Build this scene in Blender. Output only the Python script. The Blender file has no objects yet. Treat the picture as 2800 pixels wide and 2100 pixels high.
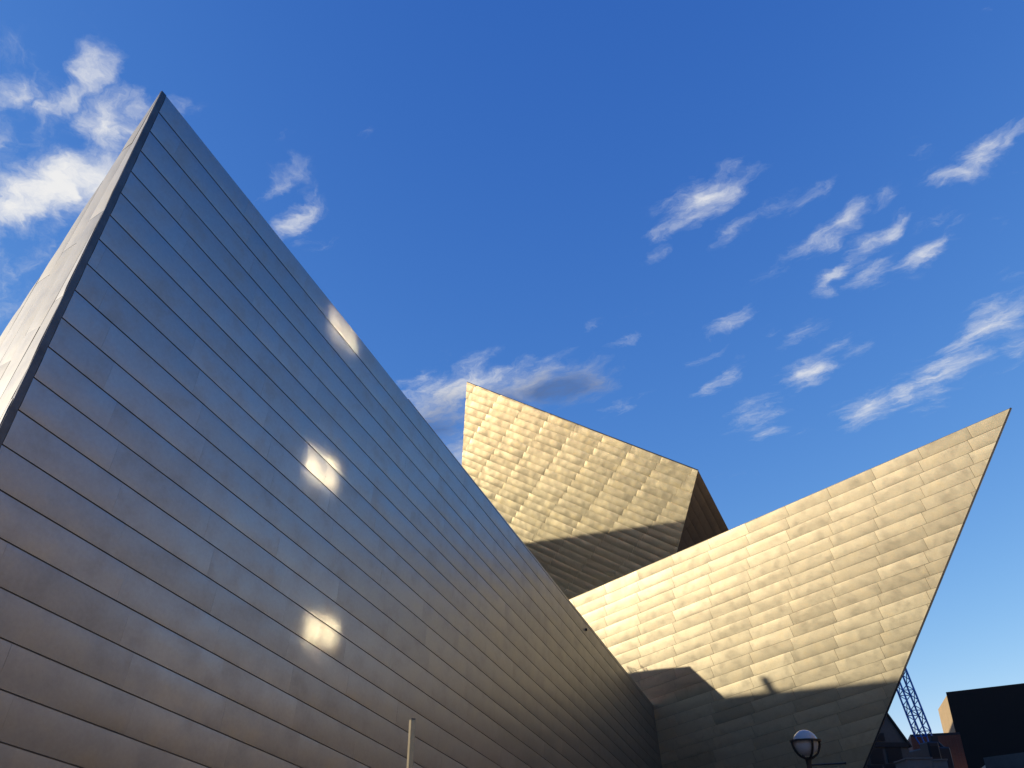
import bpy, bmesh, math, random
from mathutils import Vector, Matrix, noise

random.seed(7)
scn = bpy.context.scene
COL = scn.collection
R = math.radians

# ------------------------------------------------------------------ camera
EYE = Vector((0.0, 0.0, 1.6))
FPX, PITCH = 2250.0, R(29.0)          # focal length in pixels of the 2800 px wide photograph
SN, CS = math.sin(PITCH), math.cos(PITCH)
cam_d = bpy.data.cameras.new('camera')
cam_d.sensor_width = 36.0
cam_d.lens = 36.0 * FPX / 2800.0
cam_d.clip_start = 0.05
cam_d.clip_end = 6000.0
cam = bpy.data.objects.new('camera', cam_d)
COL.objects.link(cam)
cam.location = EYE
cam.rotation_euler = (R(90.0) + PITCH, 0.0, 0.0)
scn.camera = cam

# ------------------------------------------------------------------ sun, sky, exposure
SUN_AZ, SUN_EL = R(185.0), R(12.0)    # azimuth counter-clockwise from +X
S = Vector((math.cos(SUN_EL) * math.cos(SUN_AZ), math.cos(SUN_EL) * math.sin(SUN_AZ), math.sin(SUN_EL)))
sd = bpy.data.lights.new('sun', 'SUN')
sd.energy = 5.0
sd.angle = R(0.53)
sd.color = (1.0, 0.88, 0.69)
sun = bpy.data.objects.new('sun', sd)
COL.objects.link(sun)
sun.rotation_euler = S.to_track_quat('Z', 'Y').to_euler()
sun.location = (-60, 0, 60)

scn.view_settings.view_transform = 'Standard'
scn.view_settings.look = 'None'
scn.view_settings.gamma = 1.0
scn.view_settings.exposure = 0.72
try:
    scn.view_settings.use_curve_mapping = False
except Exception:
    pass
scn.cycles.use_denoising = True
scn.cycles.sample_clamp_indirect = 0.0
scn.cycles.sample_clamp_direct = 0.0
scn.cycles.blur_glossy = 0.0
scn.cycles.caustics_reflective = True
scn.cycles.max_bounces = 5
scn.cycles.use_guiding = True


def ray(x, y):
    """world direction through a pixel of the photograph (used to work out where things stand)"""
    a, b = (x - 1400.0) / FPX, (y - 1050.0) / FPX
    return Vector((a, CS + b * SN, SN - b * CS))


def on_plane(n, p0, x, y):
    r = ray(x, y)
    return EYE + r * (n.dot(p0 - EYE) / n.dot(r))


def at_y(x, y, Y):
    r = ray(x, y)
    return EYE + r * (Y / r.y)


def px(P):
    d = Vector(P) - EYE
    z = d.y * CS + d.z * SN
    return 1400 + FPX * d.x / z, 1050 + FPX * (d.y * SN - d.z * CS) / z


# ------------------------------------------------------------------ node helpers
class NT:
    def __init__(self, tree):
        self.t = tree

    def n(self, kind, **kw):
        nd = self.t.nodes.new(kind)
        for k, v in kw.items():
            setattr(nd, k, v)
        return nd

    def lk(self, a, b):
        self.t.links.new(a, b)

    def val(self, sock, v):
        if hasattr(v, 'is_linked') or isinstance(v, bpy.types.NodeSocket):
            self.lk(v, sock)
        else:
            sock.default_value = v

    def math(self, op, a, b=None, c=None, clamp=False):
        nd = self.n('ShaderNodeMath', operation=op, use_clamp=clamp)
        self.val(nd.inputs[0], a)
        if b is not None:
            self.val(nd.inputs[1], b)
        if c is not None:
            self.val(nd.inputs[2], c)
        return nd.outputs[0]

    def vmath(self, op, a, b=None):
        nd = self.n('ShaderNodeVectorMath', operation=op)
        self.val(nd.inputs[0], a)
        if b is not None:
            self.val(nd.inputs[1], b)
        return nd.outputs['Value'] if op in ('DOT_PRODUCT', 'LENGTH') else nd.outputs['Vector']

    def mix(self, fac, a, b, mode='MIX'):
        nd = self.n('ShaderNodeMix', data_type='RGBA', blend_type=mode)
        self.val(nd.inputs[0], fac)
        self.val(nd.inputs[6], a)
        self.val(nd.inputs[7], b)
        return nd.outputs[2]

    def noise(self, vec, scale, detail=2.0, rough=0.5, dist=0.0):
        nd = self.n('ShaderNodeTexNoise')
        self.val(nd.inputs['Vector'], vec)
        self.val(nd.inputs['Scale'], scale)
        self.val(nd.inputs['Detail'], detail)
        self.val(nd.inputs['Roughness'], rough)
        self.val(nd.inputs['Distortion'], dist)
        return nd

    def maprange(self, v, a, b, c, d, smooth=False):
        nd = self.n('ShaderNodeMapRange', interpolation_type='SMOOTHSTEP' if smooth else 'LINEAR')
        self.val(nd.inputs['Value'], v)
        for k, x in zip(('From Min', 'From Max', 'To Min', 'To Max'), (a, b, c, d)):
            self.val(nd.inputs[k], x)
        return nd.outputs[0]


# ------------------------------------------------------------------ world: sky and clouds
world = bpy.data.worlds.new('World')
scn.world = world
world.use_nodes = True
W = NT(world.node_tree)
world.node_tree.nodes.clear()
w_out = W.n('ShaderNodeOutputWorld')
w_bg = W.n('ShaderNodeBackground')
w_bg.inputs['Strength'].default_value = 0.15
W.lk(w_bg.outputs[0], w_out.inputs[0])
sky = W.n('ShaderNodeTexSky', sky_type='NISHITA')
sky.sun_disc = False
sky.sun_elevation = SUN_EL
sky.sun_rotation = math.pi / 2 - SUN_AZ
sky.altitude = 1600.0
sky.air_density = 1.0
sky.dust_density = 0.3
sky.ozone_density = 6.0
# film-like response of the sky colour: steeper red, flatter blue
SG = 0.15 * 2 ** 0.72
ssep = W.n('ShaderNodeSeparateColor')
W.lk(sky.outputs[0], ssep.inputs[0])
scmb = W.n('ShaderNodeCombineColor')
for k, (gain, pw) in enumerate(((3.4, 1.42), (1.05, 0.97), (0.83, 0.49))):
    t = W.math('POWER', W.math('MULTIPLY', ssep.outputs[k], SG), pw)
    W.lk(W.math('MULTIPLY', t, gain / SG), scmb.inputs[k])
sky_col = scmb.outputs[0]

tc = W.n('ShaderNodeTexCoord')
DIR = tc.outputs['Generated']
sep = W.n('ShaderNodeSeparateXYZ')
W.lk(DIR, sep.inputs[0])
zc = W.math('MAXIMUM', sep.outputs[2], 0.04)
qx = W.math('DIVIDE', sep.outputs[0], zc)
qy = W.math('DIVIDE', sep.outputs[1], zc)
cq = W.n('ShaderNodeCombineXYZ')
W.lk(qx, cq.inputs[0])
W.lk(qy, cq.inputs[1])
cq.inputs[2].default_value = 1.0
Q = cq.outputs[0]


def q_of(x, y):
    r = ray(x, y)
    return Vector((r.x / r.z, r.y / r.z))


# wind-drawn warp of the cloud layer, coarse and fine
def warp_by(vec, scale, detail, amount):
    wn = W.noise(vec, scale, detail, 0.6)
    v = W.vmath('SCALE', W.vmath('SUBTRACT', wn.outputs['Color'], (0.5, 0.5, 0.5)))
    v.node.inputs['Scale'].default_value = amount
    return W.vmath('ADD', vec, W.vmath('MULTIPLY', v, (1.0, 1.0, 0.0)))


QW = warp_by(warp_by(Q, 3.5, 2.0, 0.10), 15.0, 4.0, 0.07)

# cloud patches of the layer: centre, half length, half width (in pixels of a 2212 px wide view), angle, density
CLOUDS = [
    (10, 600, 170, 130, 20, .30), (60, 330, 200, 160, 20, .30),
    (215, 150, 52, 38, 60, .95), (150, 205, 95, 28, 35, .8), (70, 235, 55, 24, 20, .7), (20, 215, 60, 40, 20, .9), (12, 300, 26, 60, 0, .5),
    (240, 270, 70, 60, 40, 1.1), (290, 235, 40, 36, 40, .7), (195, 325, 50, 30, 20, .75), (165, 375, 70, 40, 20, 1.1), (115, 415, 140, 62, 24, 1.3),
    (60, 452, 95, 40, 8, 1.25), (175, 450, 50, 22, 20, .6), (395, 222, 42, 22, 10, .42), (105, 535, 24, 9, 20, .25),
    (580, 402, 62, 20, 38, .55), (645, 415, 18, 30, 0, .3), (628, 478, 52, 26, 42, .85), (670, 530, 40, 15, 10, .3),
    (628, 300, 24, 14, 30, .24), (785, 288, 20, 18, 60, .26), (700, 252, 30, 9, 20, .2),
    (985, 842, 75, 34, 32, 1.05), (1062, 818, 58, 20, 10, .95), (1165, 806, 60, 20, 12, .9), (1000, 806, 26, 9, 30, .4), (930, 900, 85, 66, 30, 1.0), (1175, 834, 112, 42, 6, 1.05), (1080, 850, 80, 40, 10, 1.0), (985, 985, 55, 40, 45, .75),
    (1180, 880, 60, 18, 30, .4), (900, 850, 60, 20, 25, .35),
    (1515, 445, 78, 46, 30, 0.82), (1470, 490, 70, 21, 22, 0.52), (1560, 368, 46, 23, 20, 0.47), (1620, 372, 40, 16, 30, 0.24), (1582, 508, 48, 23, 35, 0.36), (1428, 545, 30, 12, 30, 0.43), (1596, 408, 40, 14, 35, 0.26),
    (1700, 440, 70, 25, 20, 0.26), (1760, 420, 40, 14, 30, 0.19),
    (1780, 515, 78, 23, 26, 0.69), (1830, 470, 40, 25, 50, 0.73), (1868, 525, 52, 21, 35, 0.67), (1915, 495, 42, 19, 35, 0.65), (1900, 440, 30, 14, 40, 0.26), (2005, 482, 56, 15, 30, 0.53), (2060, 480, 40, 9, 30, 0.26), (1990, 555, 68, 19, 35, 0.71),
    (1790, 600, 52, 19, 35, 0.77), (1868, 580, 52, 23, 35, 0.60), (1890, 610, 50, 25, 20, 0.30), (2152, 495, 16, 21, 0, 0.30), (2180, 575, 34, 9, 30, 0.24),
    (2060, 385, 60, 16, 10, 0.69), (2115, 340, 70, 30, 40, 0.82), (2180, 305, 56, 14, 42, 0.65), (1982, 328, 44, 18, 15, 0.36), (2165, 375, 30, 8, 20, 0.19), (1852, 320, 30, 10, 20, 0.22),
    (1572, 695, 48, 16, 32, 0.69), (1735, 718, 42, 21, 20, 0.53), (1668, 705, 24, 11, 10, 0.29), (1340, 742, 38, 12, 25, 0.43), (1522, 765, 32, 11, 30, 0.47), (1545, 828, 60, 14, 32, 0.47), (1655, 600, 56, 14, 30, 0.22), (1380, 668, 40, 11, 20, 0.17), (1300, 700, 34, 9, 20, 0.15),
    (1340, 885, 50, 13, 22, 0.39), (1310, 890, 30, 11, 40, 0.26), (1745, 803, 66, 21, 26, 0.77), (1822, 750, 40, 26, 30, 0.43), (1600, 765, 22, 9, 30, 0.15), (1920, 720, 30, 12, 10, 0.19),
    (1640, 888, 60, 23, 25, 0.60), (1648, 925, 28, 30, 0, 0.56), (1885, 886, 60, 25, 20, 0.86), (1950, 860, 66, 21, 30, 0.73), (2045, 805, 92, 35, 32, 0.77), (2090, 750, 70, 28, 34, 0.69), (2160, 690, 80, 40, 40, 0.73), (2012, 886, 40, 18, 20, 0.33), (2195, 745, 40, 35, 30, 0.52), (2180, 795, 34, 8, 25, 0.24),
    (1770, 905, 70, 12, 30, 0.22), (1600, 1030, 60, 9, 5, 0.17), (2170, 18, 22, 11, 30, 0.17), (2205, 285, 30, 14, 45, 0.34),
]
DARK = [(1215, 842, 120, 40, 6, 1.15), (930, 930, 95, 52, 25, 1.1), (1100, 868, 75, 36, 10, 1.1), (965, 960, 45, 30, 40, .6)]
PXS = 2800.0 / 2212.0


def patch(vec, c, grow=1.0):
    cx, cy, ha, hb, ang, st = c
    cx, cy, ha, hb = cx * PXS, cy * PXS, ha * PXS * grow, hb * PXS * grow
    ca, sa = math.cos(R(ang)), -math.sin(R(ang))
    c0 = q_of(cx, cy)
    e1 = (q_of(cx + ca * 8, cy + sa * 8) - c0) * (ha / 8.0)
    e2 = (q_of(cx - sa * 8, cy + ca * 8) - c0) * (hb / 8.0)
    det = e1.x * e2.y - e2.x * e1.y
    r1 = Vector((e2.y / det, -e2.x / det))
    r2 = Vector((-e1.y / det, e1.x / det))
    s1 = W.vmath('DOT_PRODUCT', vec, (r1.x, r1.y, -(r1.x * c0.x + r1.y * c0.y)))
    s2 = W.vmath('DOT_PRODUCT', vec, (r2.x, r2.y, -(r2.x * c0.x + r2.y * c0.y)))
    cb = W.n('ShaderNodeCombineXYZ')
    W.lk(s1, cb.inputs[0])
    W.lk(s2, cb.inputs[1])
    return W.maprange(W.vmath('LENGTH', cb.outputs[0]), 0.0, 2.05, st, 0.0, True)


mask = None
for c in CLOUDS:
    m = patch(QW, c)
    mask = m if mask is None else W.math('MAXIMUM', mask, m)
dark = None
for c in DARK:
    m = patch(QW, c)
    dark = m if dark is None else W.math('MAXIMUM', dark, m)
# streaky fractal detail of the clouds (the layer is drawn out along one wind direction)
WIND = R(-52.0)
ss1 = W.vmath('DOT_PRODUCT', QW, (math.cos(WIND), math.sin(WIND), 0))
ss2 = W.vmath('DOT_PRODUCT', QW, (-math.sin(WIND) * 2.0, math.cos(WIND) * 2.0, 0))
scb = W.n('ShaderNodeCombineXYZ')
W.lk(ss1, scb.inputs[0])
W.lk(ss2, scb.inputs[1])
QS = scb.outputs[0]
fb = W.noise(QS, 8.0, 10.0, 0.66, 0.0)
fb2 = W.noise(QS, 2.6, 3.0, 0.55)
# the same thin scattered cloud goes on over the rest of the sky
fwd = Vector((0, CS, SN))
away = W.maprange(W.vmath('DOT_PRODUCT', DIR, tuple(fwd)), 0.62, 0.78, 1.0, 0.0, True)
gen = W.math('MULTIPLY', W.maprange(fb2.outputs['Fac'], 0.58, 0.80, 0.0, 0.7, True), away)
mask = W.math('MAXIMUM', mask, gen)
det = W.math('SUBTRACT', fb.outputs['Fac'], 0.5)
raw = W.math('MULTIPLY_ADD', det, 2.0, mask)
dens = W.maprange(raw, 0.14, 1.38, 0.0, 1.0, True)
# keep clear air clear
dens = W.math('MULTIPLY', dens, W.maprange(mask, 0.0, 0.16, 0.0, 1.0, True))
dens = W.math('MULTIPLY', dens, 0.93)
shade = W.math('MULTIPLY', dark, W.maprange(fb2.outputs['Fac'], 0.3, 0.7, 0.75, 1.05), clamp=True)
cl_white = W.mix(W.maprange(raw, 0.5, 1.3, 0.0, 1.0), (2.6, 2.8, 3.15, 1), (3.7, 3.65, 3.55, 1))
cl_col = W.mix(shade, cl_white, (0.44, 0.70, 1.42, 1))
out_col = W.mix(dens, sky_col, cl_col)
W.lk(out_col, w_bg.inputs['Color'])


# ------------------------------------------------------------------ materials
def new_mat(name):
    m = bpy.data.materials.new(name)
    m.use_nodes = True
    m.node_tree.nodes.clear()
    T = NT(m.node_tree)
    o = T.n('ShaderNodeOutputMaterial')
    b = T.n('ShaderNodeBsdfPrincipled')
    T.lk(b.outputs[0], o.inputs[0])
    return m, T, b


def cladding_mat(name, base, stain, metallic, rough, dent=0.35, dent_scale=2.2, vary=0.10):
    """weathered titanium sheet: every sheet a slightly different tone, soft dents, faint stains"""
    m, T, b = new_mat(name)
    oi = T.n('ShaderNodeObjectInfo')
    tco = T.n('ShaderNodeTexCoord')
    off = T.math('MULTIPLY', oi.outputs['Random'], 37.0)
    cb = T.n('ShaderNodeCombineXYZ')
    for k in range(3):
        T.lk(off, cb.inputs[k])
    v = T.vmath('ADD', tco.outputs['Object'], cb.outputs[0])
    n1 = T.noise(v, 1.6, 3.0, 0.6)
    n2 = T.noise(v, 14.0, 3.0, 0.7)
    st = T.maprange(n1.outputs['Fac'], 0.48, 0.72, 0.0, 0.75, True)
    c = T.mix(st, (*base, 1), (*stain, 1))
    tone = T.maprange(oi.outputs['Random'], 0.0, 1.0, 1.0 - vary, 1.0 + vary * 0.6)
    tone = T.math('MULTIPLY', tone, T.maprange(n2.outputs['Fac'], 0.3, 0.7, 0.95, 1.05))
    cc = T.n('ShaderNodeCombineXYZ')
    for k in range(3):
        T.lk(tone, cc.inputs[k])
    c = T.mix(1.0, c, cc.outputs[0], 'MULTIPLY')
    T.lk(c, b.inputs['Base Color'])
    b.inputs['Metallic'].default_value = metallic
    r = T.maprange(n1.outputs['Fac'], 0.3, 0.7, rough - 0.04, rough + 0.07)
    T.lk(r, b.inputs['Roughness'])
    mpn = T.n('ShaderNodeMapping')
    mpn.inputs['Scale'].default_value = (1.0, 0.75, 1.0)
    T.lk(v, mpn.inputs[0])
    n3 = T.noise(mpn.outputs[0], dent_scale, 1.5, 0.45)
    bp = T.n('ShaderNodeBump')
    bp.inputs['Strength'].default_value = dent
    bp.inputs['Distance'].default_value = 0.12
    T.lk(n3.outputs['Fac'], bp.inputs['Height'])
    T.lk(bp.outputs[0], b.inputs['Normal'])
    return m


def rough_mat(name, base, rough=0.8, metallic=0.0, scale=3.0, amt=0.2, bump=0.2):
    m, T, b = new_mat(name)
    tco = T.n('ShaderNodeTexCoord')
    n1 = T.noise(tco.outputs['Object'], scale, 5.0, 0.6)
    n2 = T.noise(tco.outputs['Object'], scale * 9, 3.0, 0.6)
    f = T.math('ADD', T.maprange(n1.outputs['Fac'], 0.3, 0.7, 1 - amt, 1 + amt), T.maprange(n2.outputs['Fac'], 0.3, 0.7, -amt * .4, amt * .4))
    cc = T.n('ShaderNodeCombineXYZ')
    for k in range(3):
        T.lk(f, cc.inputs[k])
    c = T.mix(1.0, (*base, 1), cc.outputs[0], 'MULTIPLY')
    T.lk(c, b.inputs['Base Color'])
    b.inputs['Roughness'].default_value = rough
    b.inputs['Metallic'].default_value = metallic
    bp = T.n('ShaderNodeBump')
    bp.inputs['Strength'].default_value = bump
    bp.inputs['Distance'].default_value = 0.02
    T.lk(n2.outputs['Fac'], bp.inputs['Height'])
    T.lk(bp.outputs[0], b.inputs['Normal'])
    return m


def brick_mat(name, c1, c2, mortar):
    m, T, b = new_mat(name)
    tco = T.n('ShaderNodeTexCoord')
    br = T.n('ShaderNodeTexBrick')
    sp = T.n('ShaderNodeSeparateXYZ')
    T.lk(tco.outputs['Object'], sp.inputs[0])
    cb = T.n('ShaderNodeCombineXYZ')
    T.lk(T.math('ADD', sp.outputs[0], sp.outputs[1]), cb.inputs[0])
    T.lk(sp.outputs[2], cb.inputs[1])
    T.lk(cb.outputs[0], br.inputs['Vector'])
    br.inputs['Scale'].default_value = 1.0
    br.inputs['Brick Width'].default_value = 0.24
    br.inputs['Row Height'].default_value = 0.08
    br.inputs['Mortar Size'].default_value = 0.008
    br.inputs['Color1'].default_value = (*c1, 1)
    br.inputs['Color2'].default_value = (*c2, 1)
    br.inputs['Mortar'].default_value = (*mortar, 1)
    n1 = T.noise(tco.outputs['Object'], 0.5, 4.0, 0.6)
    g = T.maprange(n1.outputs['Fac'], 0.3, 0.7, 0.8, 1.15)
    cc = T.n('ShaderNodeCombineXYZ')
    for k in range(3):
        T.lk(g, cc.inputs[k])
    T.lk(T.mix(1.0, br.outputs['Color'], cc.outputs[0], 'MULTIPLY'), b.inputs['Base Color'])
    b.inputs['Roughness'].default_value = 0.85
    return m


M_GREY = cladding_mat('grey_titanium', (0.365, 0.365, 0.37), (0.345, 0.335, 0.32), 1.0, 0.395, dent=0.035, dent_scale=0.8, vary=0.06)
M_PALE = cladding_mat('pale_titanium', (0.235, 0.23, 0.222), (0.21, 0.202, 0.185), 0.55, 0.50, dent=0.18, dent_scale=1.0, vary=0.10)
M_GOLD = cladding_mat('gold_titanium', (0.72, 0.635, 0.435), (0.61, 0.515, 0.33), 0.85, 0.42, dent=0.11, dent_scale=1.3, vary=0.16)
M_GOLD2 = cladding_mat('gold_titanium_rumpled', (0.76, 0.665, 0.425), (0.65, 0.54, 0.30), 0.85, 0.40, dent=0.34, dent_scale=1.1, vary=0.10)
M_JOINT = rough_mat('dark_joint', (0.035, 0.035, 0.037), 0.7, 0.0)
M_WJOINT = rough_mat('seam_metal', (0.23, 0.23, 0.235), 0.5, 0.9)
M_FLANK_SHADE = cladding_mat('shade_toned_sheet', (0.20, 0.185, 0.16), (0.17, 0.155, 0.13), 0.85, 0.42, dent=0.15, dent_scale=1.2, vary=0.08)  # flank's shade is put into the colour, far darker than the gold front
M_GJOINT = rough_mat('bronze_joint', (0.11, 0.085, 0.05), 0.6, 0.2)
M_TRIM = rough_mat('dark_metal_trim', (0.11, 0.11, 0.115), 0.42, 1.0)
M_BLACK = rough_mat('black_painted_metal', (0.012, 0.012, 0.013), 0.45, 0.2)
M_STEEL = rough_mat('galvanised_steel', (0.22, 0.195, 0.145), 0.36, 0.85, 8.0, 0.12, 0.05)
M_ROOF = rough_mat('dark_roofing', (0.05, 0.05, 0.052), 0.9)
M_CITY = rough_mat('asphalt_and_lawn', (0.035, 0.034, 0.03), 0.9, 0, 0.02, 0.3, 0.2)
M_GROUND = rough_mat('plaza_concrete', (0.16, 0.13, 0.09), 0.85, 0, 0.35, 0.18, 0.3)
M_DIM = rough_mat('dark_brown_masonry', (0.09, 0.07, 0.05), 0.9, 0, 0.6, 0.1, 0.3)
M_TAN = rough_mat('tan_masonry', (0.25, 0.178, 0.09), 0.85, 0, 0.6, 0.1, 0.3)
M_DARKGLASS = rough_mat('black_facade', (0.005, 0.005, 0.005), 0.9, 0.0)
M_STONE = rough_mat('grey_stone', (0.095, 0.092, 0.084), 0.85, 0, 0.8, 0.15, 0.3)
M_SLATE = rough_mat('slate', (0.022, 0.023, 0.024), 0.8)
M_WIN = rough_mat('dark_window_glass', (0.006, 0.007, 0.008), 0.7)
M_RED = brick_mat('red_brick', (0.15, 0.045, 0.030), (0.12, 0.036, 0.025), (0.12, 0.08, 0.06))
M_BROWN = brick_mat('brown_brick', (0.165, 0.118, 0.066), (0.135, 0.095, 0.052), (0.18, 0.145, 0.10))
M_TANBRICK = brick_mat('tan_brick', (0.34, 0.225, 0.098), (0.28, 0.18, 0.078), (0.30, 0.22, 0.12))
M_PALEWALL = rough_mat('pale_render', (0.17, 0.17, 0.155), 0.85, 0, 0.8, 0.1)
M_CREAM = rough_mat('cream_render', (0.70, 0.64, 0.48), 0.85, 0, 0.8, 0.06)
M_BLUE = rough_mat('blue_paint', (0.008, 0.12, 0.42), 0.45, 0.0)
M_DKBLUE = rough_mat('grimy_dark_paint', (0.012, 0.014, 0.02), 0.6)


def plain(name, base, **kw):
    m, T, b = new_mat(name)
    b.inputs['Base Color'].default_value = (*base, 1)
    for k, v in kw.items():
        b.inputs[k.replace('_', ' ')].default_value = v
    return m


M_GLOBE = plain('opal_globe', (0.42, 0.42, 0.42), Roughness=0.14, Subsurface_Weight=0.0)
M_MIRROR = plain('reflective_glazing', (0.64, 0.58, 0.42), Metallic=1.0, Roughness=0.048)


# ------------------------------------------------------------------ object helpers
def tag(o, label=None, cat=None, group=None, kind=None):
    if label:
        o['label'] = label
    if cat:
        o['category'] = cat
    if group:
        o['group'] = group
    if kind:
        o['kind'] = kind
    return o


def thing(name, label, cat, loc, group=None):
    o = bpy.data.objects.new(name, None)
    o.empty_display_size = 0.5
    COL.objects.link(o)
    o.location = loc
    return tag(o, label, cat, group)


def world_origin(o):
    v = Vector((0, 0, 0))
    while o is not None:
        v += o.location
        o = o.parent
    return v


def put(name, mesh, parent=None, matrix=None):
    """link a mesh whose coordinates (times matrix) are in world space, as a child that stays where it is"""
    o = bpy.data.objects.new(name, mesh)
    COL.objects.link(o)
    mw = matrix if matrix is not None else Matrix.Identity(4)
    if parent is not None:
        o.parent = parent
        mw = Matrix.Translation(-world_origin_m(parent)) @ mw
    o.matrix_basis = mw
    return o


def world_origin_m(o):
    m = Matrix.Identity(4)
    chain = []
    while o is not None:
        chain.append(o)
        o = o.parent
    for c in reversed(chain):
        m = m @ (Matrix.Translation(c.location))
    return m.translation


def mesh_from(name, verts, faces, mat, smooth=False):
    me = bpy.data.meshes.new(name)
    me.from_pydata([tuple(v) for v in verts], [], faces)
    me.materials.append(mat)
    if smooth:
        for p in me.polygons:
            p.use_smooth = True
    me.update()
    return me


class MB:
    """collects boxes, bars, prisms and lathes in world coordinates"""

    def __init__(self):
        self.bm = bmesh.new()

    def poly(self, pts):
        self.bm.faces.new([self.bm.verts.new(p) for p in pts])

    def prism(self, bottom, top):
        n = len(bottom)
        a = [self.bm.verts.new(p) for p in bottom]
        b = [self.bm.verts.new(p) for p in top]
        self.bm.faces.new(a[::-1])
        self.bm.faces.new(b)
        for i in range(n):
            self.bm.faces.new((a[i], a[(i + 1) % n], b[(i + 1) % n], b[i]))

    def fan(self, base, tip):
        a = [self.bm.verts.new(p) for p in base]
        t = self.bm.verts.new(tip)
        self.bm.faces.new(a[::-1])
        for i in range(len(a)):
            self.bm.faces.new((a[i], a[(i + 1) % len(a)], t))

    def box(self, o, ex, ey, ez):
        o, ex, ey, ez = Vector(o), Vector(ex), Vector(ey), Vector(ez)
        self.prism([o, o + ex, o + ex + ey, o + ey], [o + ez, o + ex + ez, o + ex + ey + ez, o + ey + ez])

    def bar(self, p, q, r, n=6):
        p, q = Vector(p), Vector(q)
        d = (q - p).normalized()
        u = d.orthogonal().normalized()
        v = d.cross(u)
        ring = lambda c: [c + (u * math.cos(2 * math.pi * i / n) + v * math.sin(2 * math.pi * i / n)) * r for i in range(n)]
        self.prism(ring(p), ring(q))

    def lathe(self, c, prof, n=24):
        c = Vector(c)
        rings = []
        for r, z in prof:
            rings.append([self.bm.verts.new(c + Vector((r * math.cos(2 * math.pi * i / n), r * math.sin(2 * math.pi * i / n), z))) for i in range(n)])
        for a, b in zip(rings, rings[1:]):
            for i in range(n):
                self.bm.faces.new((a[i], a[(i + 1) % n], b[(i + 1) % n], b[i]))
        self.bm.faces.new(rings[0][::-1])
        self.bm.faces.new(rings[-1])

    def done(self, name, mat, parent=None, smooth=False, bevel=0.0, origin=None):
        bmesh.ops.recalc_face_normals(self.bm, faces=self.bm.faces)
        if bevel:
            bmesh.ops.bevel(self.bm, geom=list(self.bm.edges), offset=bevel, segments=1, affect='EDGES')
        base = Vector(origin) if origin is not None else Vector((0, 0, 0))
        if origin is not None:
            bmesh.ops.translate(self.bm, verts=self.bm.verts, vec=-base)
        me = bpy.data.meshes.new(name)
        self.bm.to_mesh(me)
        self.bm.free()
        me.materials.append(mat)
        if smooth:
            for p in me.polygons:
                p.use_smooth = True
        return put(name, me, parent, Matrix.Translation(base))


# ------------------------------------------------------------------ cladding
def clip_poly(poly, a, b, c):
    """keep the part of a 2-D polygon with a*x+b*y+c >= 0"""
    out = []
    for i in range(len(poly)):
        p, q = poly[i], poly[(i + 1) % len(poly)]
        fp, fq = a * p[0] + b * p[1] + c, a * q[0] + b * q[1] + c
        if fp >= 0:
            out.append(p)
        if (fp >= 0) != (fq >= 0):
            t = fp / (fp - fq)
            out.append((p[0] + t * (q[0] - p[0]), p[1] + t * (q[1] - p[1])))
    return out


def edges_of(poly):
    """inward half-planes of a convex polygon"""
    area = sum(poly[i][0] * poly[(i + 1) % len(poly)][1] - poly[(i + 1) % len(poly)][0] * poly[i][1] for i in range(len(poly)))
    if area < 0:
        poly = poly[::-1]
    out = []
    for i in range(len(poly)):
        (x0, y0), (x1, y1) = poly[i], poly[(i + 1) % len(poly)]
        nx, ny = -(y1 - y0), x1 - x0
        l = math.hypot(nx, ny)
        if l > 1e-6:
            out.append((nx / l, ny / l, -(nx * x0 + ny * y0) / l))
    return out


def sheet_bm(L, h, gx, gy, bulge, tilt, thick, rnd, cut=None, flat_ends=False):
    """one sheet of metal: x 0..L, y 0..-h, pillowed, its lower edge standing proud; optionally cut to half-planes"""
    xs = [gx, L * .07, L * .36, L * .68, L * .93, L - gx] if rnd is not None and L > 1 else [gx, L * .07, L * .93, L - gx]
    ys = [-gy, -h * .13, -h * .5, -h * .86, -h + gy]
    prof = [0.0, .55, 1.0, .85, .35]
    bm = bmesh.new()
    g = []
    for j, y in enumerate(ys):
        row = []
        for i, x in enumerate(xs):
            ex = 1.0 if flat_ends else (0.6 if i in (0, len(xs) - 1) else 1.0)
            z = thick + tilt * (-y / h) + bulge * prof[j] * ex
            if rnd is not None and 0 < i < len(xs) - 1 and 0 < j < 4:
                z += rnd.uniform(-.55, .55) * bulge
            row.append(bm.verts.new((x, y, z)))
        g.append(row)
    for j in range(len(ys) - 1):
        for i in range(len(xs) - 1):
            bm.faces.new((g[j + 1][i], g[j + 1][i + 1], g[j][i + 1], g[j][i]))
    if cut:
        for a, b, c in cut:
            # half-plane a*x+b*y+c >= 0
            bmesh.ops.bisect_plane(bm, geom=list(bm.verts) + list(bm.edges) + list(bm.faces), dist=1e-5,
                                   plane_co=(-a * c, -b * c, 0), plane_no=(-a, -b, 0), clear_outer=True)
    if not bm.faces:
        return bm
    for f in bm.faces:
        f.smooth = True
    rim = [e for e in bm.edges if e.is_boundary]
    for e in rim:
        v0, v1 = e.link_loops[0].vert, e.link_loops[0].link_loop_next.vert
        a0, a1 = bm.verts.new(v0.co), bm.verts.new(v1.co)
        b0, b1 = bm.verts.new((v0.co.x, v0.co.y, -0.012)), bm.verts.new((v1.co.x, v1.co.y, -0.012))
        bm.faces.new((a1, a0, b0, b1))
    return bm


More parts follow.
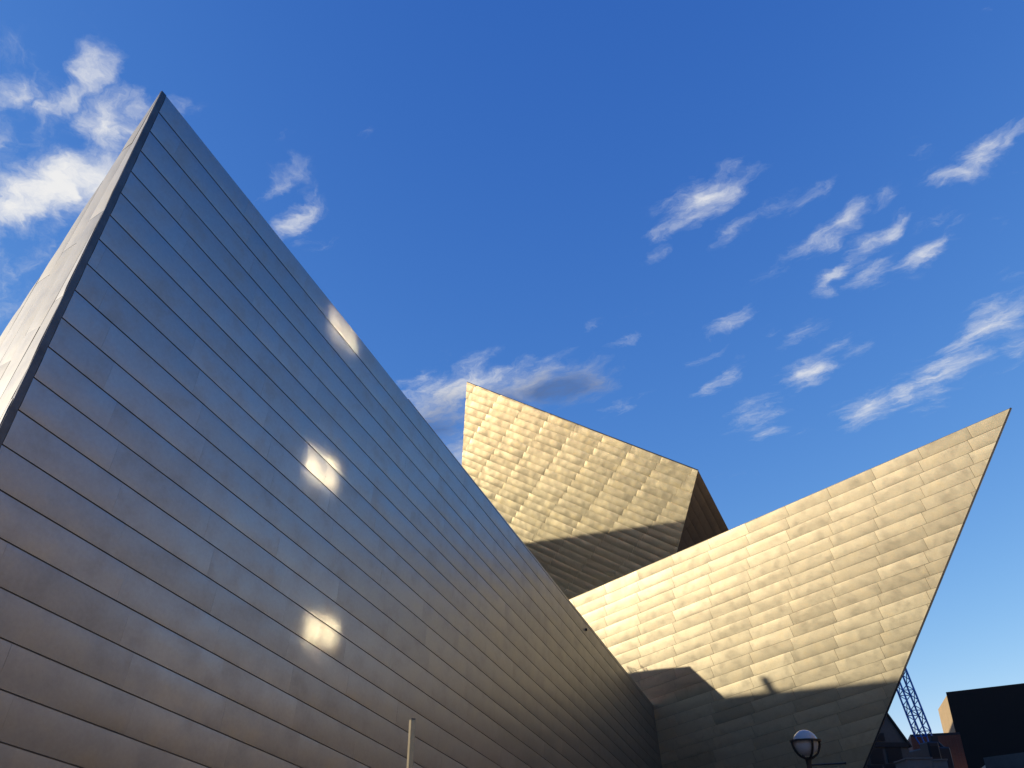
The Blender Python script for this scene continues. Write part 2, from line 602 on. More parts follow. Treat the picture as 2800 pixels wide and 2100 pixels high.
def clad(parent, O, U, N, L, h, s, shift, polygon, mat, gx, gy, bulge, tilt, thick, rows, cols, name='panel', limit=300, seed=1, hide=None, flat_ends=False, wob=.4, over=60):
    """cover a flat face with rectangular sheets in rows along U, one object per sheet"""
    U, N = U.normalized(), N.normalized()
    Wv = N.cross(U)
    rot = Matrix((U, Wv, N)).transposed().to_4x4()
    P2 = [((p - O).dot(U), (p - O).dot(Wv)) for p in polygon]
    half = edges_of(P2)
    rnd = random.Random(seed)
    variants = []
    for k in range(13):
        bm = sheet_bm(L, h, gx, gy, bulge, tilt * rnd.uniform(.6, 1.4), thick, rnd, None, flat_ends)
        me = bpy.data.meshes.new(name)
        bm.to_mesh(me)
        bm.free()
        me.materials.append(mat)
        variants.append(me)
    cells = []
    for r in rows:
        for j in cols:
            x0, y0 = j * L + shift + s * r, -r * h
            rect = [(x0, y0), (x0 + L, y0), (x0 + L, y0 - h), (x0, y0 - h)]
            q = rect
            for a, b, c in half:
                q = clip_poly(q, a, b, c)
                if len(q) < 3:
                    break
            if len(q) < 3:
                continue
            w3 = [O + U * x + Wv * y for x, y in q]
            if min((p - EYE).dot(Vector((0, CS, SN))) for p in w3) < 1.0:
                continue
            pp = [px(p) for p in w3]
            if max(p[0] for p in pp) < -over or min(p[0] for p in pp) > 2800 + over or min(p[1] for p in pp) > 2100 + over or max(p[1] for p in pp) < -over:
                continue
            if hide and all(hide(*p) for p in pp):
                continue
            area = abs(sum(pp[i][0] * pp[(i + 1) % len(pp)][1] - pp[(i + 1) % len(pp)][0] * pp[i][1] for i in range(len(pp)))) / 2
            a2 = abs(sum(q[i][0] * q[(i + 1) % len(q)][1] - q[(i + 1) % len(q)][0] * q[i][1] for i in range(len(q)))) / 2
            if a2 < 0.004 * L * h or a2 < 0.002:
                continue
            cells.append((area, r, j, x0, y0, a2 > 0.999 * L * h))
    cells.sort(key=lambda t: -t[0])
    rest = bmesh.new()
    n = 0
    for i, (area, r, j, x0, y0, full) in enumerate(cells):
        mw = Matrix.Translation(O + U * x0 + Wv * y0) @ rot
        ctr = Matrix.Translation((L / 2, -h / 2, 0))
        mw = mw @ ctr @ Matrix.Rotation(R(rnd.uniform(-wob, wob)), 4, 'X') @ Matrix.Rotation(R(rnd.uniform(-wob, wob) * .4), 4, 'Y') @ ctr.inverted()
        if full:
            me = variants[rnd.randrange(13)]
        else:
            cut = [(a, b, a * x0 + b * y0 + c) for a, b, c in half if min(a * x + b * y + c for x, y in ((x0, y0), (x0 + L, y0), (x0 + L, y0 - h), (x0, y0 - h))) < 0]
            bm = sheet_bm(L, h, gx, gy, bulge, tilt, thick, rnd, cut, flat_ends)
            if not bm.faces:
                bm.free()
                continue
            me = bpy.data.meshes.new(name)
            bm.to_mesh(me)
            bm.free()
            me.materials.append(mat)
        if i < limit:
            put(name, me, parent, mw)
            n += 1
        else:
            t = me.copy()
            t.transform(mw)
            rest.from_mesh(t)
            bpy.data.meshes.remove(t)
    if len(rest.faces):
        me = bpy.data.meshes.new(name + 's')
        rest.to_mesh(me)
        me.materials.append(mat)
        o = put('small_' + name + 's', me, parent)
        o['kind'] = 'stuff'
    rest.free()
    print('clad', parent.name, name, 'cells', len(cells), 'single', n)


# =================================================================== ground
gm = mesh_from('ground', [(-1500, -1500, 0), (1500, -1500, 0), (1500, 1500, 0), (-1500, 1500, 0)], [(0, 1, 2, 3)], M_CITY)
tag(put('ground', gm), kind='structure')
gm = mesh_from('plaza_pavement', [(-30, -45, .004), (42, -45, .004), (42, 60, .004), (-30, 60, .004)], [(0, 1, 2, 3)], M_GROUND)
tag(put('plaza_pavement', gm), kind='structure')

# =================================================================== grey wedge on the left
UP = Vector((0, 0, 1))
WO = Vector((-7.09281764, 11.68060256, 13.32444343)) + Vector((0, 0, 1.6))
WU = Vector((.35246919, .92412278, -.14752137)).normalized()
WN = Vector((.93490256, -.35471124, .01171089))
WN = (WN - WU * WN.dot(WU)).normalized()
APEX = on_plane(WN, WO, 443, 250)
RIDGE_END = on_plane(WN, WO, 1787, 1930)
EDGE_PT = on_plane(WN, WO, 4, 1165)          # a point low on the left edge
ed = (EDGE_PT - APEX)
EDGE_FOOT = APEX + ed * (APEX.z / -ed.z)
FAR_FOOT = Vector((RIDGE_END.x, RIDGE_END.y, 0))
FAR_FOOT = FAR_FOOT - WN * (WN.dot(FAR_FOOT - WO))
FAR_FOOT.z = 0
# back edge of the narrow end face: seen through the pixel (0, 930)
bray = ray(0, 930)
pl = (APEX - EYE).cross(bray)
BX = -13.0
BACK_FOOT = Vector((BX, (-(pl.x * BX) - pl.z * (-EYE.z)) / pl.y, 0.0))
BACK_FAR = RIDGE_END + Vector((-14, 4, 0))
BACK_FAR.z = 0
FAR_END = RIDGE_END + WU * 2.0
FAR_GROUND = Vector((FAR_END.x, FAR_END.y, 0)) - WN * (WN.dot(Vector((FAR_END.x, FAR_END.y, 0)) - WO))
FAR_GROUND.z = 0
wedge = thing('museum_wedge', 'tall grey metal-clad wedge rising to a sharp point at left, its face shaded', 'building', Vector((EDGE_FOOT.x, EDGE_FOOT.y, 0)))
b = MB()
IN1 = -WN * .010
IN2 = IN1 + Vector((0, 0, -.05))
vs = [b.bm.verts.new(p) for p in (APEX + IN2 + WU * .03, EDGE_FOOT + IN1, FAR_GROUND + IN1, FAR_END + IN2, BACK_FOOT, BACK_FAR)]
A, EF, FG, FE, BF, BR_ = vs
for f in ((A, EF, FG, FE), (A, BF, EF), (A, FE, BR_), (A, BR_, BF), (FE, FG, BR_), (EF, BF, BR_, FG)):
    b.bm.faces.new(f)
b.done('body', M_WJOINT, wedge)
TRIMW = 0.12
e_dir = (EDGE_FOOT - APEX).normalized()
inpl = WN.cross(e_dir).normalized()
if inpl.dot(WU) < 0:
    inpl = -inpl
clad(wedge, WO, WU, WN, 2.5, 0.6, 0.345, -2.0,
     [APEX + WU * (TRIMW / WU.dot(inpl)), EDGE_FOOT + inpl * TRIMW, FAR_GROUND, FAR_END - Vector((0, 0, .0))],
     M_GREY, 0.0006, 0.010, 0.008, 0.003, 0.010, range(-1, 27), range(-6, 22), seed=3, flat_ends=True, wob=.12)
# the dark strip that folds round the left edge
en = (BACK_FOOT - APEX).cross(EDGE_FOOT - APEX).normalized()
if en.dot(EYE - EDGE_FOOT) < 0:
    en = -en
back = en.cross(e_dir).normalized()
if back.dot(BACK_FOOT - EDGE_FOOT) < 0:
    back = -back
b = MB()
t0 = APEX + e_dir * 0.0
b.prism([t0 + inpl * (TRIMW - .012) + WN * .022, t0 + WN * .022 + en * .02, t0 - WN * .05, t0 + inpl * (TRIMW - .012) - WN * .05],
        [EDGE_FOOT + inpl * (TRIMW - .012) + WN * .022, EDGE_FOOT + WN * .022 + en * .02, EDGE_FOOT - WN * .05, EDGE_FOOT + inpl * (TRIMW - .012) - WN * .05])
b.done('edge_trim', M_TRIM, wedge)
hk = on_plane(WN, WO, 1600, 1722) + WN * .02
b = MB()
b.box(hk - WU * .035 - UP * .05, WU * .07, WN * .08, UP * .10)
b.done('wall_bracket', M_BLACK, wedge)
# sunlit end face: sheets laid nearly along the edge
du = (e_dir * 0.985 + back * 0.17).normalized()
clad(wedge, APEX + en * .0, du, en, 2.5, 0.6, 0.5, -1.0,
     [APEX, EDGE_FOOT, BACK_FOOT], M_PALE, 0.004, 0.004, 0.014, -0.006, 0.015, range(-14, 16), range(-2, 9), name='end_panel', seed=5, wob=.5, over=1500)

# =================================================================== golden prow on the right
PO = Vector((22.92763596, 37.37892854, 18.22186167 + 1.6))
PU = Vector((0.75536484, -0.62971605, 0.181333)).normalized()
PN = -Vector((0.57056869, 0.76810534, 0.2906296))
PN = (PN - PU * PN.dot(PU)).normalized()
TIP = on_plane(PN, PO, 2764, 1115)
TOPL = on_plane(PN, PO, 1440, 1690)
rb = on_plane(PN, PO, 2362, 2100) - TIP
PFOOT = TIP + rb * (TIP.z / -rb.z)
cdir = WN.cross(PN).normalized()
if cdir.z > 0:
    cdir = -cdir
LFOOT = TOPL + cdir * (TOPL.z / -cdir.z)
prow = thing('museum_prow', 'golden metal-clad prow jutting to a point at upper right, sunlit above a shadow line', 'building', Vector((PFOOT.x, PFOOT.y, 0)))
b = MB()
rear1 = Vector((9.0, 64.0, 0.0))
rear2 = Vector((14.0, 61.0, 0.0))
vs = [b.bm.verts.new(p) for p in (TIP, TOPL, LFOOT, PFOOT, rear1, rear2)]
T_, TL_, LF_, PF_, R1_, R2_ = vs
for f in ((T_, PF_, LF_, TL_), (T_, TL_, R1_), (T_, R1_, R2_), (T_, R2_, PF_), (TL_, LF_, R1_), (LF_, PF_, R2_, R1_)):
    b.bm.faces.new(f)
b.done('body', M_GJOINT, prow)


def under_ridge(x, y):
    return x < 1787 and y > 250 + 1.25 * (x - 443) + 25


clad(prow, PO, PU, PN, 2.5195, 0.6, -0.2625, 0.0, [TIP, PFOOT, LFOOT, TOPL], M_GOLD, 0.008, 0.005, 0.007, 0.011, 0.012, range(-1, 46), range(-12, 3), seed=11, hide=under_ridge)
b = MB()
rd = rb.normalized()
pin = PN.cross(rd).normalized()
if pin.dot(TOPL - TIP) < 0:
    pin = -pin
b.prism([TIP + PN * .07 + pin * .03, TIP + PN * .07 - pin * .05, TIP - PN * .1 - pin * .05, TIP - PN * .1 + pin * .03],
        [PFOOT + PN * .07 + pin * .03, PFOOT + PN * .07 - pin * .05, PFOOT - PN * .1 - pin * .05, PFOOT - PN * .1 + pin * .03])
b.done('edge_trim', M_TRIM, prow)

# =================================================================== golden block behind
BO = Vector((-1.13491124, 59.82982319, 32.08051984 + 1.6))
BU = Vector((0.83909688, -0.24861641, -0.48384533)).normalized()
BN = -Vector((0.47327199, 0.77216752, 0.42399404))
BN = (BN - BU * BN.dot(BU)).normalized()
TLc = on_plane(BN, BO, 1277, 1045)
TRc = on_plane(BN, BO, 1909, 1286)
BRc = on_plane(BN, BO, 1838, 1560)
LLc = on_plane(BN, BO, 1262, 1290)
LOWc = on_plane(BN, BO, 1500, 1800)
ld = LLc - TLc
LLow = TLc + ld * 2.0
rdn = BRc - TRc
BRlow = TRc + rdn * 2.6
BR3 = EYE + ray(1991, 1446) * 62.5
block = thing('museum_block', 'golden block with rumpled metal sheets, standing behind the wedge and the prow', 'building', Vector(((TLc.x + TRc.x) / 2, (TLc.y + TRc.y) / 2, 0)))
rear = (BR3 - TRc)
b = MB()
backv = Vector((4.0, 22.0, -6.0))
f0 = [TLc, TRc, BRlow, LLow]
f1 = [TLc + Vector((5, 16, -9)), TRc + rear * 2.2, BRlow + rear * 1.6, LLow + Vector((6, 14, -3))]
b.prism(f0, f1)
b.done('body', M_GJOINT, block)
# clad the shaded flank as well
clad(block, BO, BU, BN, 2.4408, 0.6, -0.19909, 0.0, [TLc, TRc, BRlow, LLow], M_GOLD2, 0.008, 0.004, 0.026, 0.022, 0.014, range(-3, 34), range(-6, 12), seed=21, hide=lambda x, y: under_ridge(x, y) or (y > 1640 - .436 * (x - 1560) + 20))
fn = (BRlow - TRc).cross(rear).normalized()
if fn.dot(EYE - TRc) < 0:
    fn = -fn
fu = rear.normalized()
clad(block, TRc, fu, fn, 2.44, 0.6, 0.2, 0.0, [TRc, TRc + rear * 2.2, BRlow + rear * 1.6, BRlow], M_FLANK_SHADE, 0.004, 0.004, 0.006, 0.004, 0.012, range(-40, 60), range(-24, 24), name='flank_panel', seed=23, hide=lambda x, y: y > 1640 - .436 * (x - 1560) + 20)
b = MB()
td = (TRc - TLc).normalized()
tw = BN.cross(td).normalized()
b.prism([TLc + BN * .05 + tw * .03, TLc + BN * .05 - tw * .03, TLc - BN * .1 - tw * .03, TLc - BN * .1 + tw * .03],
        [TRc + BN * .05 + tw * .03, TRc + BN * .05 - tw * .03, TRc - BN * .1 - tw * .03, TRc - BN * .1 + tw * .03])
b.done('roof_trim', M_TRIM, block)

# =================================================================== buildings on the sunny side, out of the picture, whose shadows fall into it
def wall_along(name, label, pts, k, back, mat, ends=(0, 0)):
    """a building whose roof edge throws the shadow line through pts (k metres towards the sun)"""
    p, q = Vector(pts[0]) + S * k, Vector(pts[1]) + S * k
    d = (q - p).normalized()
    p, q = p - d * ends[0], q + d * ends[1]
    t = thing(name, label, 'building', Vector(((p.x + q.x) / 2, (p.y + q.y) / 2, 0)))
    bk = Vector((S.x, S.y, 0)).normalized() * back
    m = MB()
    g = lambda v: Vector((v.x, v.y, 0))
    m.prism([g(p), g(q), g(q) + bk, g(p) + bk], [p, q, q + bk, p + bk])
    m.done('wall', mat, t)
    m = MB()
    up = Vector((0, 0, .06))
    m.prism([p + d * .2 + bk * .03, q - d * .2 + bk * .03, q - d * .2 + bk * .97, p + d * .2 + bk * .97], [v + up for v in (p + d * .2 + bk * .03, q - d * .2 + bk * .03, q - d * .2 + bk * .97, p + d * .2 + bk * .97)])
    m.done('roof', M_ROOF, t)
    return t, p, q, d, bk


sh2a, sh2b = on_plane(PN, PO, 1985, 1903), on_plane(PN, PO, 2463, 1857)
hall, p, q, d, bk = wall_along('rear_hall', 'long flat-roofed hall hidden behind the wedge', (sh2a, sh2b), 36.0, 9.0, M_DIM, (1.5, 4.0))
ch = on_plane(PN, PO, 2112, 1890) + S * 36.0
b = MB()
b.box(ch - d * .26 - Vector((0, 0, .3)), d * .52, bk.normalized() * .3, Vector((0, 0, 1.0)))
b.done('chimney', M_DIM, hall)

s1 = [on_plane(PN, PO, *c) + S * 12.0 for c in ((1690, 1844), (1800, 1830), (1888, 1822), (1897, 1831), (1978, 1903))]
plant = thing('roof_lantern_building', 'low building with a sloping end wall hidden behind the wedge', 'building', Vector((s1[1].x, s1[1].y, 0)))
b = MB()
bkv = Vector((S.x, S.y, 0)).normalized() * 3.0
prof = list(s1) + [Vector((s1[-1].x, s1[-1].y, 0)), Vector((s1[0].x, s1[0].y, 0))]
b.prism(prof, [v + bkv for v in prof])
b.done('wall', M_DIM, plant)
b = MB()
c0 = on_plane(PN, PO, 1735, 1837) + S * 12.0
for (dx, dz) in ((0.0, .22), (-.18, .3), (.2, .16), (.75, .25), (.95, .12)):
    v = c0 + (s1[2] - s1[0]).normalized() * dx
    b.bar(v - Vector((0, 0, .15)), v + Vector((0, .05, dz)), .03, 5)
b.done('twig_stub', M_BLACK, plant)  # added stubs, unseen, shaped to cast twig-like marks along the shadow edge

sh1a, sh1b = on_plane(BN, BO, 1425, 1487), on_plane(BN, BO, 1877, 1423)
wall_along('rear_wing', 'taller wing hidden behind the wedge', (sh1a, sh1b), 27.0, 8.0, M_DIM, (5.0, .6))

# =================================================================== street furniture
LY = 18.3
g0 = at_y(2203, 2031, LY)
lamp = thing('street_lamp', 'white globe lamp in a black half-ring cradle on a dark post, before the golden prow', 'lamp', Vector((g0.x, g0.y, 0)))
GR = 0.245
b = MB()
b.lathe(g0, [(GR * math.sin(R(a)) + (0.001 if a in (0, 180) else 0), -GR * math.cos(R(a))) for a in range(0, 181, 9)], 32)
b.done('globe', M_GLOBE, lamp, smooth=True)
b = MB()
RR = 0.30
b.lathe(g0 + Vector((0, 0, .035)), [(RR - .035, -.012), (RR + .012, -.018), (RR + .012, .018), (RR - .035, .012)], 40)
rim = b.done('cradle_ring', M_BLACK, lamp)
for k in range(4):
    a0 = R(8 + 90 * k)
    b = MB()
    pts = [g0 + Vector((math.cos(a0) * RR * math.cos(R(t)), math.sin(a0) * RR * math.cos(R(t)), .035 - .335 * math.sin(R(t)))) for t in range(0, 91, 10)]
    for u_, v_ in zip(pts, pts[1:]):
        b.bar(u_, v_, .024, 6)
    b.done('cradle_arm', M_BLACK, lamp)
b = MB()
b.lathe(Vector((g0.x, g0.y, 0)), [(.16, 0), (.16, .12), (.10, .2), (.085, .8), (.055, .9), (.05, g0.z - .42), (.06, g0.z - .34), (.075, g0.z - .30), (.03, g0.z - .27)], 16)
b.done('post', M_BLACK, lamp, smooth=False)
b = MB()
aa, ab = at_y(2214, 2092, LY), at_y(2311, 2087, LY)
b.bar(aa, ab, .018, 8)
b.bar(ab, ab + Vector((.012, 0, 0)), .026, 8)
b.done('banner_arm', M_BLACK, lamp)

PY = 8.0
p_top = at_y(1128, 1966, PY)
pole = thing('steel_post', 'slim square steel post in front of the shaded wedge face', 'post', Vector((p_top.x, p_top.y, 0)))
b = MB()
wv = .046
ax = Vector((math.cos(R(31)), math.sin(R(31)), 0)) * wv
ay = Vector((-math.sin(R(31)), math.cos(R(31)), 0)) * wv
o0 = Vector((p_top.x, p_top.y, 0)) - ax / 2 - ay / 2
b.box(o0, ax, ay, Vector((0, 0, p_top.z - .006)))
b.done('shaft', M_STEEL, pole, bevel=.003)
b = MB()
b.box(o0 + Vector((0, 0, p_top.z - .005)) + ax * .06 + ay * .06, ax * .88, ay * .88, Vector((0, 0, .008)))
b.done('cap', M_BLACK, pole)
b = MB()
b.box(o0 - ax - ay, ax * 3, ay * 3, Vector((0, 0, .012)))
b.done('base_plate', M_STEEL, pole)

# =================================================================== things far off at the lower right
# black block with one sunlit side
H = 16.0
P1 = EYE + ray(2590, 1899) * (H / ray(2590, 1899).z)
P2 = EYE + ray(2800, 1875) * (H / ray(2800, 1875).z)
P2 = P1 + (P2 - P1) * 2.2
P2.z = P1.z
P3 = EYE + ray(2565, 1940) * (H / ray(2565, 1940).z)
P4 = P3 + (P2 - P1)
blk = thing('black_building', 'plain black building block with one narrow sunlit tan side, far right', 'building', Vector((P1.x, P1.y, 0)))
gz = lambda v, z=0.0: Vector((v.x, v.y, z))
b = MB()
nin = (P3 - P1).normalized()
b.prism([gz(P1), gz(P2), gz(P4), gz(P3)], [gz(v, P1.z) for v in (P1, P2, P4, P3)])
b.done('wall', M_TAN, blk)
fnrm = Vector(((P2 - P1).y, -(P2 - P1).x, 0)).normalized()
if fnrm.dot(EYE - P1) < 0:
    fnrm = -fnrm
b = MB()
fd = (P2 - P1).normalized()
b.box(gz(P1) + fnrm * .003, fd * (P2 - P1).length, fnrm * .25, Vector((0, 0, P1.z + .25)))
b.done('facade', M_DARKGLASS, blk)
# added unseen blocker west of it: leaves its front in shade and cuts the light on its side wall
zcut = on_plane(Vector((-(P3 - P1).y, (P3 - P1).x, 0)).normalized(), P1, 2600, 2001).z
k1 = 42.0
yb = P1.y + .1 + S.y / abs(S.x) * (k1 - 1)
tower = thing('shade_tower', 'added tall plain blocker, unseen behind the golden block, shading the black building', 'building', Vector((P1.x - k1, yb - 12, 0)))
tz = P1.z + math.tan(SUN_EL) * (k1 + 3) + 1.0
b = MB()
b.prism([Vector((P1.x - k1 - 6, yb - 10, 0)), Vector((P1.x - k1, yb - 10, 0)), Vector((P1.x - k1, yb, 0)), Vector((P1.x - k1 - 6, yb, 0))],
        [Vector((P1.x - k1 - 6, yb - 10, tz)), Vector((P1.x - k1, yb - 10, tz)), Vector((P1.x - k1, yb, tz)), Vector((P1.x - k1 - 6, yb, tz))])
b.done('wall', M_DIM, tower)
b = MB()
tz2 = zcut + math.tan(SUN_EL) * (k1 + 4)
b.prism([Vector((P1.x - k1 - 6, yb + .01, 0)), Vector((P1.x - k1, yb + .01, 0)), Vector((P1.x - k1, yb + 20, 0)), Vector((P1.x - k1 - 6, yb + 20, 0))],
        [Vector((P1.x - k1 - 6, yb + .01, tz2)), Vector((P1.x - k1, yb + .01, tz2)), Vector((P1.x - k1, yb + 20, tz2)), Vector((P1.x - k1 - 6, yb + 20, tz2))])
b.done('side_blocker', M_DIM, tower)
b = MB()
b.box((2, 82, 0), (9, 0, 0), (0, 14, 0), (0, 0, 19))
b.done('low_blocker', M_DIM, tower)  # added unseen box that keeps the red brick building in shade

# gabled stone house, partly behind the prow
HY = 68.0
hp = lambda x, y: at_y(x, y, HY)
ridge_p = hp(2406, 1931)
eave_r = hp(2482, 2036)
eave_l = Vector((2 * ridge_p.x - eave_r.x, HY, eave_r.z))
dep = Vector((-2.0, 12.0, 0))
house = thing('gabled_house', 'dark grey gabled house with small windows, peeping out right of the golden prow', 'house', Vector((ridge_p.x, HY, 0)))
b = MB()
prof = [gz(eave_l), gz(eave_r), eave_r, ridge_p, eave_l]
b.prism(prof, [v + dep for v in prof])
b.done('wall', M_STONE, house)
b = MB()
for e in (eave_r, eave_l):
    sd_ = (e - ridge_p).normalized()
    nn = Vector((-sd_.z, 0, sd_.x))
    if nn.z < 0:
        nn = -nn
    e2 = e + sd_ * .25
    o_ = ridge_p + Vector((0, -.15, 0)) + nn * .01
    b.box(o_, e2 - ridge_p, dep * 1.03, nn * .14)
b.done('roof', M_SLATE, house)
b = MB()
c1, c2 = hp(2386, 2033), hp(2456, 2025)
b.box(Vector((eave_l.x, HY - .12, c1.z - .25)), Vector((eave_r.x - eave_l.x, 0, 0)), Vector((0, .13, 0)), Vector((0, 0, .32)))
b.done('cornice', M_SLATE, house)
for (x0, y0, x1, y1) in ((2384, 2050, 2409, 2085), (2432, 2045, 2459, 2082), (2383, 2096, 2408, 2135), (2430, 2092, 2458, 2135), (2397, 2008, 2413, 2022), (2336, 2054, 2360, 2090)):
    a, c = hp(x0, y1), hp(x1, y0)
    f = MB()
    fr = .09
    f.box(Vector((a.x - fr, HY - .07, a.z - fr)), Vector((c.x - a.x + 2 * fr, 0, 0)), Vector((0, .065, 0)), Vector((0, 0, c.z - a.z + 2 * fr)))
    w_ = f.done('window', M_SLATE, house)
    f = MB()
    f.box(Vector((a.x, HY - .085, a.z)), Vector((c.x - a.x, 0, 0)), Vector((0, .012, 0)), Vector((0, 0, c.z - a.z)))
    f.done('pane', M_WIN, w_)

# red-brown brick box in front of the tan side wall
RY = 88.0
r1, r2, r3 = at_y(2490, 2015, RY), at_y(2596, 2004, RY), at_y(2480, 2033, RY + 7)
red = thing('red_brick_building', 'low red-brown brick building below the crane boom', 'building', Vector((r1.x, r1.y, 0)))
r2 = Vector((r2.x, r2.y - 2.0, r1.z))
b = MB()
top = [gz(r1, r1.z), gz(r2, r1.z), gz(r2, r1.z) + Vector((2.5, 9, 0)), gz(r3, r1.z)]
b.prism([gz(v) for v in top], top)
b.done('wall', M_RED, red)
b = MB()
b.prism([v + Vector((0, 0, .02)) for v in top], [v + Vector((0, 0, .22)) for v in top])
b.done('parapet', M_DKBLUE, red)

# crawler crane: lattice boom, cab, tracks
CY = 78.0
bt = at_y(2543, 2056, CY)
bu = at_y(2469, 1868, CY + 2.0)
bdir = (bu - bt).normalized()
crane = thing('crane', 'blue lattice-boom crane rising behind the prow, dark cab below', 'crane', Vector((bt.x, bt.y, 0)))
LEN = 19.0
side = bdir.cross(Vector((0, 1, 0))).normalized()
deep = bdir.cross(side).normalized()
hw = 0.52
b = MB()
cor = []
for sx, sy in ((-1, -1), (1, -1), (1, 1), (-1, 1)):
    cor.append((side * sx + deep * sy) * hw)
for c in cor:
    b.bar(bt + c * .55, bt + bdir * 1.6 + c, .06, 6)
    b.bar(bt + bdir * 1.6 + c, bt + bdir * LEN + c, .085, 6)
boom = b.done('boom', M_BLUE, crane)
b = MB()
step = 0.95
for i in range(int((LEN - 1.6) / step)):
    s0 = 1.6 + i * step
    for f in range(4):
        a_, c_ = cor[f], cor[(f + 1) % 4]
        if i % 2:
            a_, c_ = c_, a_
        b.bar(bt + bdir * s0 + a_, bt + bdir * (s0 + step) + c_, .042, 5)
        if i % 2 == 0:
            b.bar(bt + bdir * s0 + cor[f], bt + bdir * s0 + cor[(f + 1) % 4], .042, 5)
b.done('lattice_brace', M_BLUE, boom)
b = MB()
cb0 = at_y(2538, 2050, CY)
FYc = CY - 1.6
b.box(gz(cb0, 1.3) + Vector((-.75, -1.5, 0)), (2.0, 0, 0), (0, 4.2, 0), (0, 0, cb0.z - 1.3 + .1))
b.done('engine_house', M_DKBLUE, crane, bevel=.12)
b = MB()
b.box(gz(cb0, 1.4) + Vector((-.95, -2.2, 0)), (.95, 0, 0), (0, 1.7, 0), (0, 0, cb0.z - 1.4 + .45))
cab = b.done('cab', M_DKBLUE, crane, bevel=.10)
b = MB()
b.box(gz(cb0, cb0.z - .8) + Vector((-.85, -2.23, 0)), (.7, 0, 0), (0, .025, 0), (0, 0, .9))
b.done('cab_window', M_WIN, cab)
b = MB()
gp = gz(cb0, cb0.z) + Vector((.25, -1.2, 0))
for dx, dy in ((-.55, 0), (.75, 0), (.1, 1.2)):
    b.bar(gp + Vector((dx, dy, -.2)), gp + Vector((0, .5, 1.0)), .12, 6)
b.box(gp + Vector((-.2, .2, .45)), (.55, 0, 0), (0, .5, 0), (0, 0, .55))
b.done('gantry', M_DKBLUE, crane)
for sx in (-1.5, 1.1):
    b = MB()
    b.box(gz(cb0, 0) + Vector((sx, -2.4, 0)), (.8, 0, 0), (0, 5.6, 0), (0, 0, 1.1))
    b.done('track', M_BLACK, crane, bevel=.25)

# pale boxes below
for (x0, y0, x1, Y, lab) in ((2479, 2073, 2538, 62.0, 'larger pale grey flat-topped cabin under the red brick building'),
                             (2549, 2077, 2580, 64.0, 'smaller pale grey cabin beside the crane cab')):
    a, c = at_y(x0, y0, Y), at_y(x1, y0 - 4, Y)
    t = thing('site_cabin', lab, 'cabin', Vector((a.x, Y, 0)))
    b = MB()
    b.box(Vector((a.x, Y, 0)), Vector((c.x - a.x, -.4, 0)), Vector((.6, 3.5, 0)), Vector((0, 0, a.z - .08)))
    b.done('wall', M_PALEWALL, t)
    b = MB()
    b.box(Vector((a.x - .06, Y - .06, a.z - .075)), Vector((c.x - a.x + .12, -.4, 0)), Vector((.6, 3.62, 0)), Vector((0, 0, .1)))
    b.done('roof', M_PALEWALL, t)

# low building with a cream side in the corner
q1 = EYE + ray(2701, 2086) * 70.0
q2 = EYE + ray(2860, 2066) * 1.0
q2 = EYE + ray(2860, 2066) * ((q1.z - EYE.z) / ray(2860, 2066).z)
q3 = EYE + ray(2660, 2118) * ((q1.z - EYE.z) / ray(2660, 2118).z)
low = thing('corner_building', 'low dark building with a cream sunlit side wall, in the bottom right corner', 'building', gz(q1))
b = MB()
tops = [q1, q2, q2 + (q3 - q1), q3]
b.prism([gz(v) for v in tops], tops)
b.done('wall', M_CREAM, low)
b = MB()
fd2 = (q2 - q1)
nrm2 = Vector((fd2.y, -fd2.x, 0)).normalized()
if nrm2.dot(EYE - q1) < 0:
    nrm2 = -nrm2
b.box(gz(q1) + nrm2 * .003, Vector((fd2.x, fd2.y, 0)), nrm2 * .3, Vector((0, 0, q1.z + .4)))
b.done('facade', M_STONE, low)

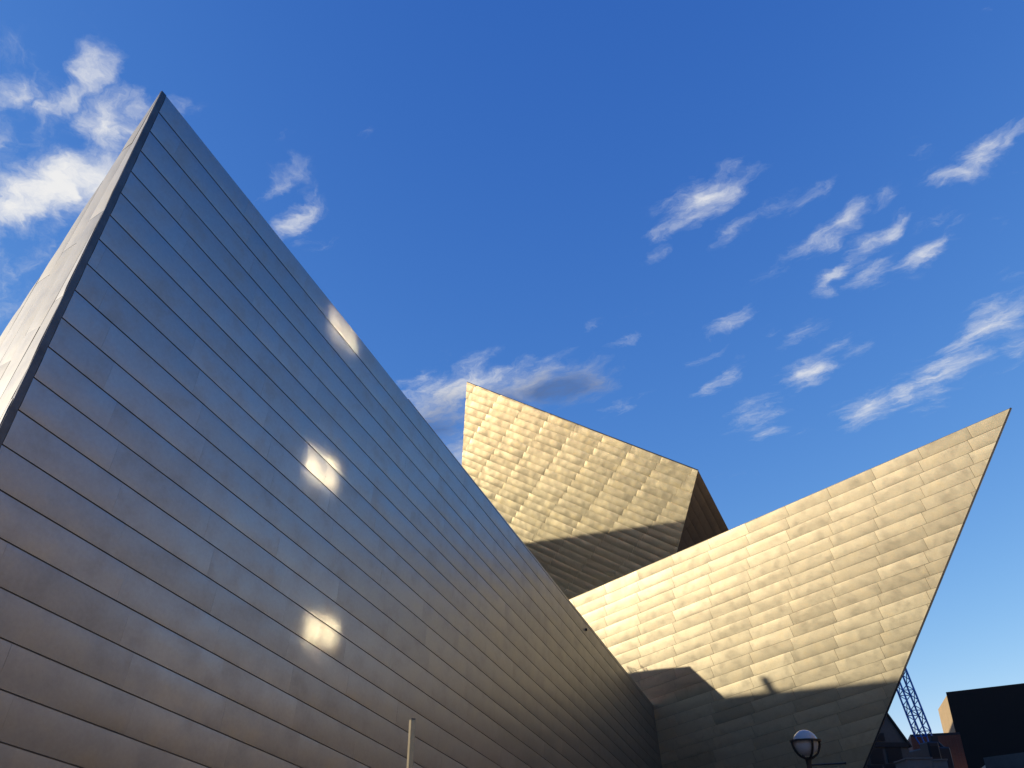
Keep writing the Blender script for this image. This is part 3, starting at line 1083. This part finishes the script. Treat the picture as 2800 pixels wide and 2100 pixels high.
# =================================================================== brick office across the plaza (off to the right): its panes throw the light patches on the wedge
rh = Vector((-0.985, -0.17, 0))
r_h = rh.normalized() * math.cos(SUN_EL)
refl = Vector((r_h.x, r_h.y, -math.sin(SUN_EL)))
wn_ = (S + refl)
wn_.z = 0
wn_.normalize()
KM = 28.0
patches = [on_plane(WN, WO, 938, 905), on_plane(WN, WO, 880, 1285), on_plane(WN, WO, 875, 1735)]
MP = [p_ - refl * KM for p_ in patches]
fc = MP[1]
tdir = Vector((-wn_.y, wn_.x, 0))
if tdir.y < 0:
    tdir = -tdir
office = thing('brick_office', 'brown brick office building across the plaza, with a stack of reflective windows', 'building', gz(fc))
b = MB()
w0 = gz(fc) - wn_ * .12
b.box(w0 - tdir * 24, tdir * 27.0, -wn_ * 10, Vector((0, 0, 20.6)))
b.done('wall', M_BROWN, office)
for p_, ph in zip(MP, (.92, .74, .60)):
    c = p_ - wn_ * (wn_.dot(p_ - fc))
    f = MB()
    f.box(c - tdir * .74 - Vector((0, 0, ph / 2 + .11)) - wn_ * .11, tdir * 1.50, wn_ * .10, Vector((0, 0, ph + .22)))
    wf = f.done('window', M_BLACK, office)
    for sx in (-.56, .04):
        f = MB()
        f.box(c + tdir * sx - Vector((0, 0, ph / 2)) - wn_ * .005, tdir * .52, wn_ * .01, Vector((0, 0, ph)))
        f.done('pane', M_MIRROR, wf)

# =================================================================== long brick warehouse on the far side of the plaza, right of the picture
ware = thing('brick_warehouse', 'long brown brick warehouse across the plaza, outside the picture on the right', 'building', Vector((46, 30, 0)))
b = MB()
b.box(Vector((50, -16, 0)), Vector((10, 0, 0)), Vector((0, 90, 0)), Vector((0, 0, 17.0)))
b.done('wall', M_TANBRICK, ware)

# added dark blocks, unseen at left and behind: they darken what the metal reflects
k = 0
for (x, y, w, d, h, lab) in ((-172, -60, 14, 46, 31, 'added long dark slab at far left, unseen, darkening the metal reflections'),
                             (-176, -6, 16, 60, 33, 'added dark block at far left, middle of three, unseen'),
                             (-170, 62, 14, 70, 30, 'added dark block at far left, behind the museum, unseen'),
                             (-150, -128, 60, 18, 62, 'added tall dark block behind the viewer, to the left, unseen'),
                             (-70, -124, 70, 18, 48, 'added broad dark block behind the viewer, unseen'),
                             (20, -130, 60, 18, 56, 'added tall dark block behind the viewer, to the right, unseen')):
    t = thing('skyline_blocker', lab, 'building', Vector((x + w / 2, y + d / 2, 0)))
    b = MB()
    b.box((x, y, 0), (w, 0, 0), (0, d, 0), (0, 0, h))
    b.done('wall', M_DIM, t)
    b = MB()
    b.box((x + w * .3, y + d * .3, h), (w * .4, 0, 0), (0, d * .4, 0), (0, 0, 2.0 if x < -160 else 3.5))
    b.done('blocker_top', M_ROOF, t)
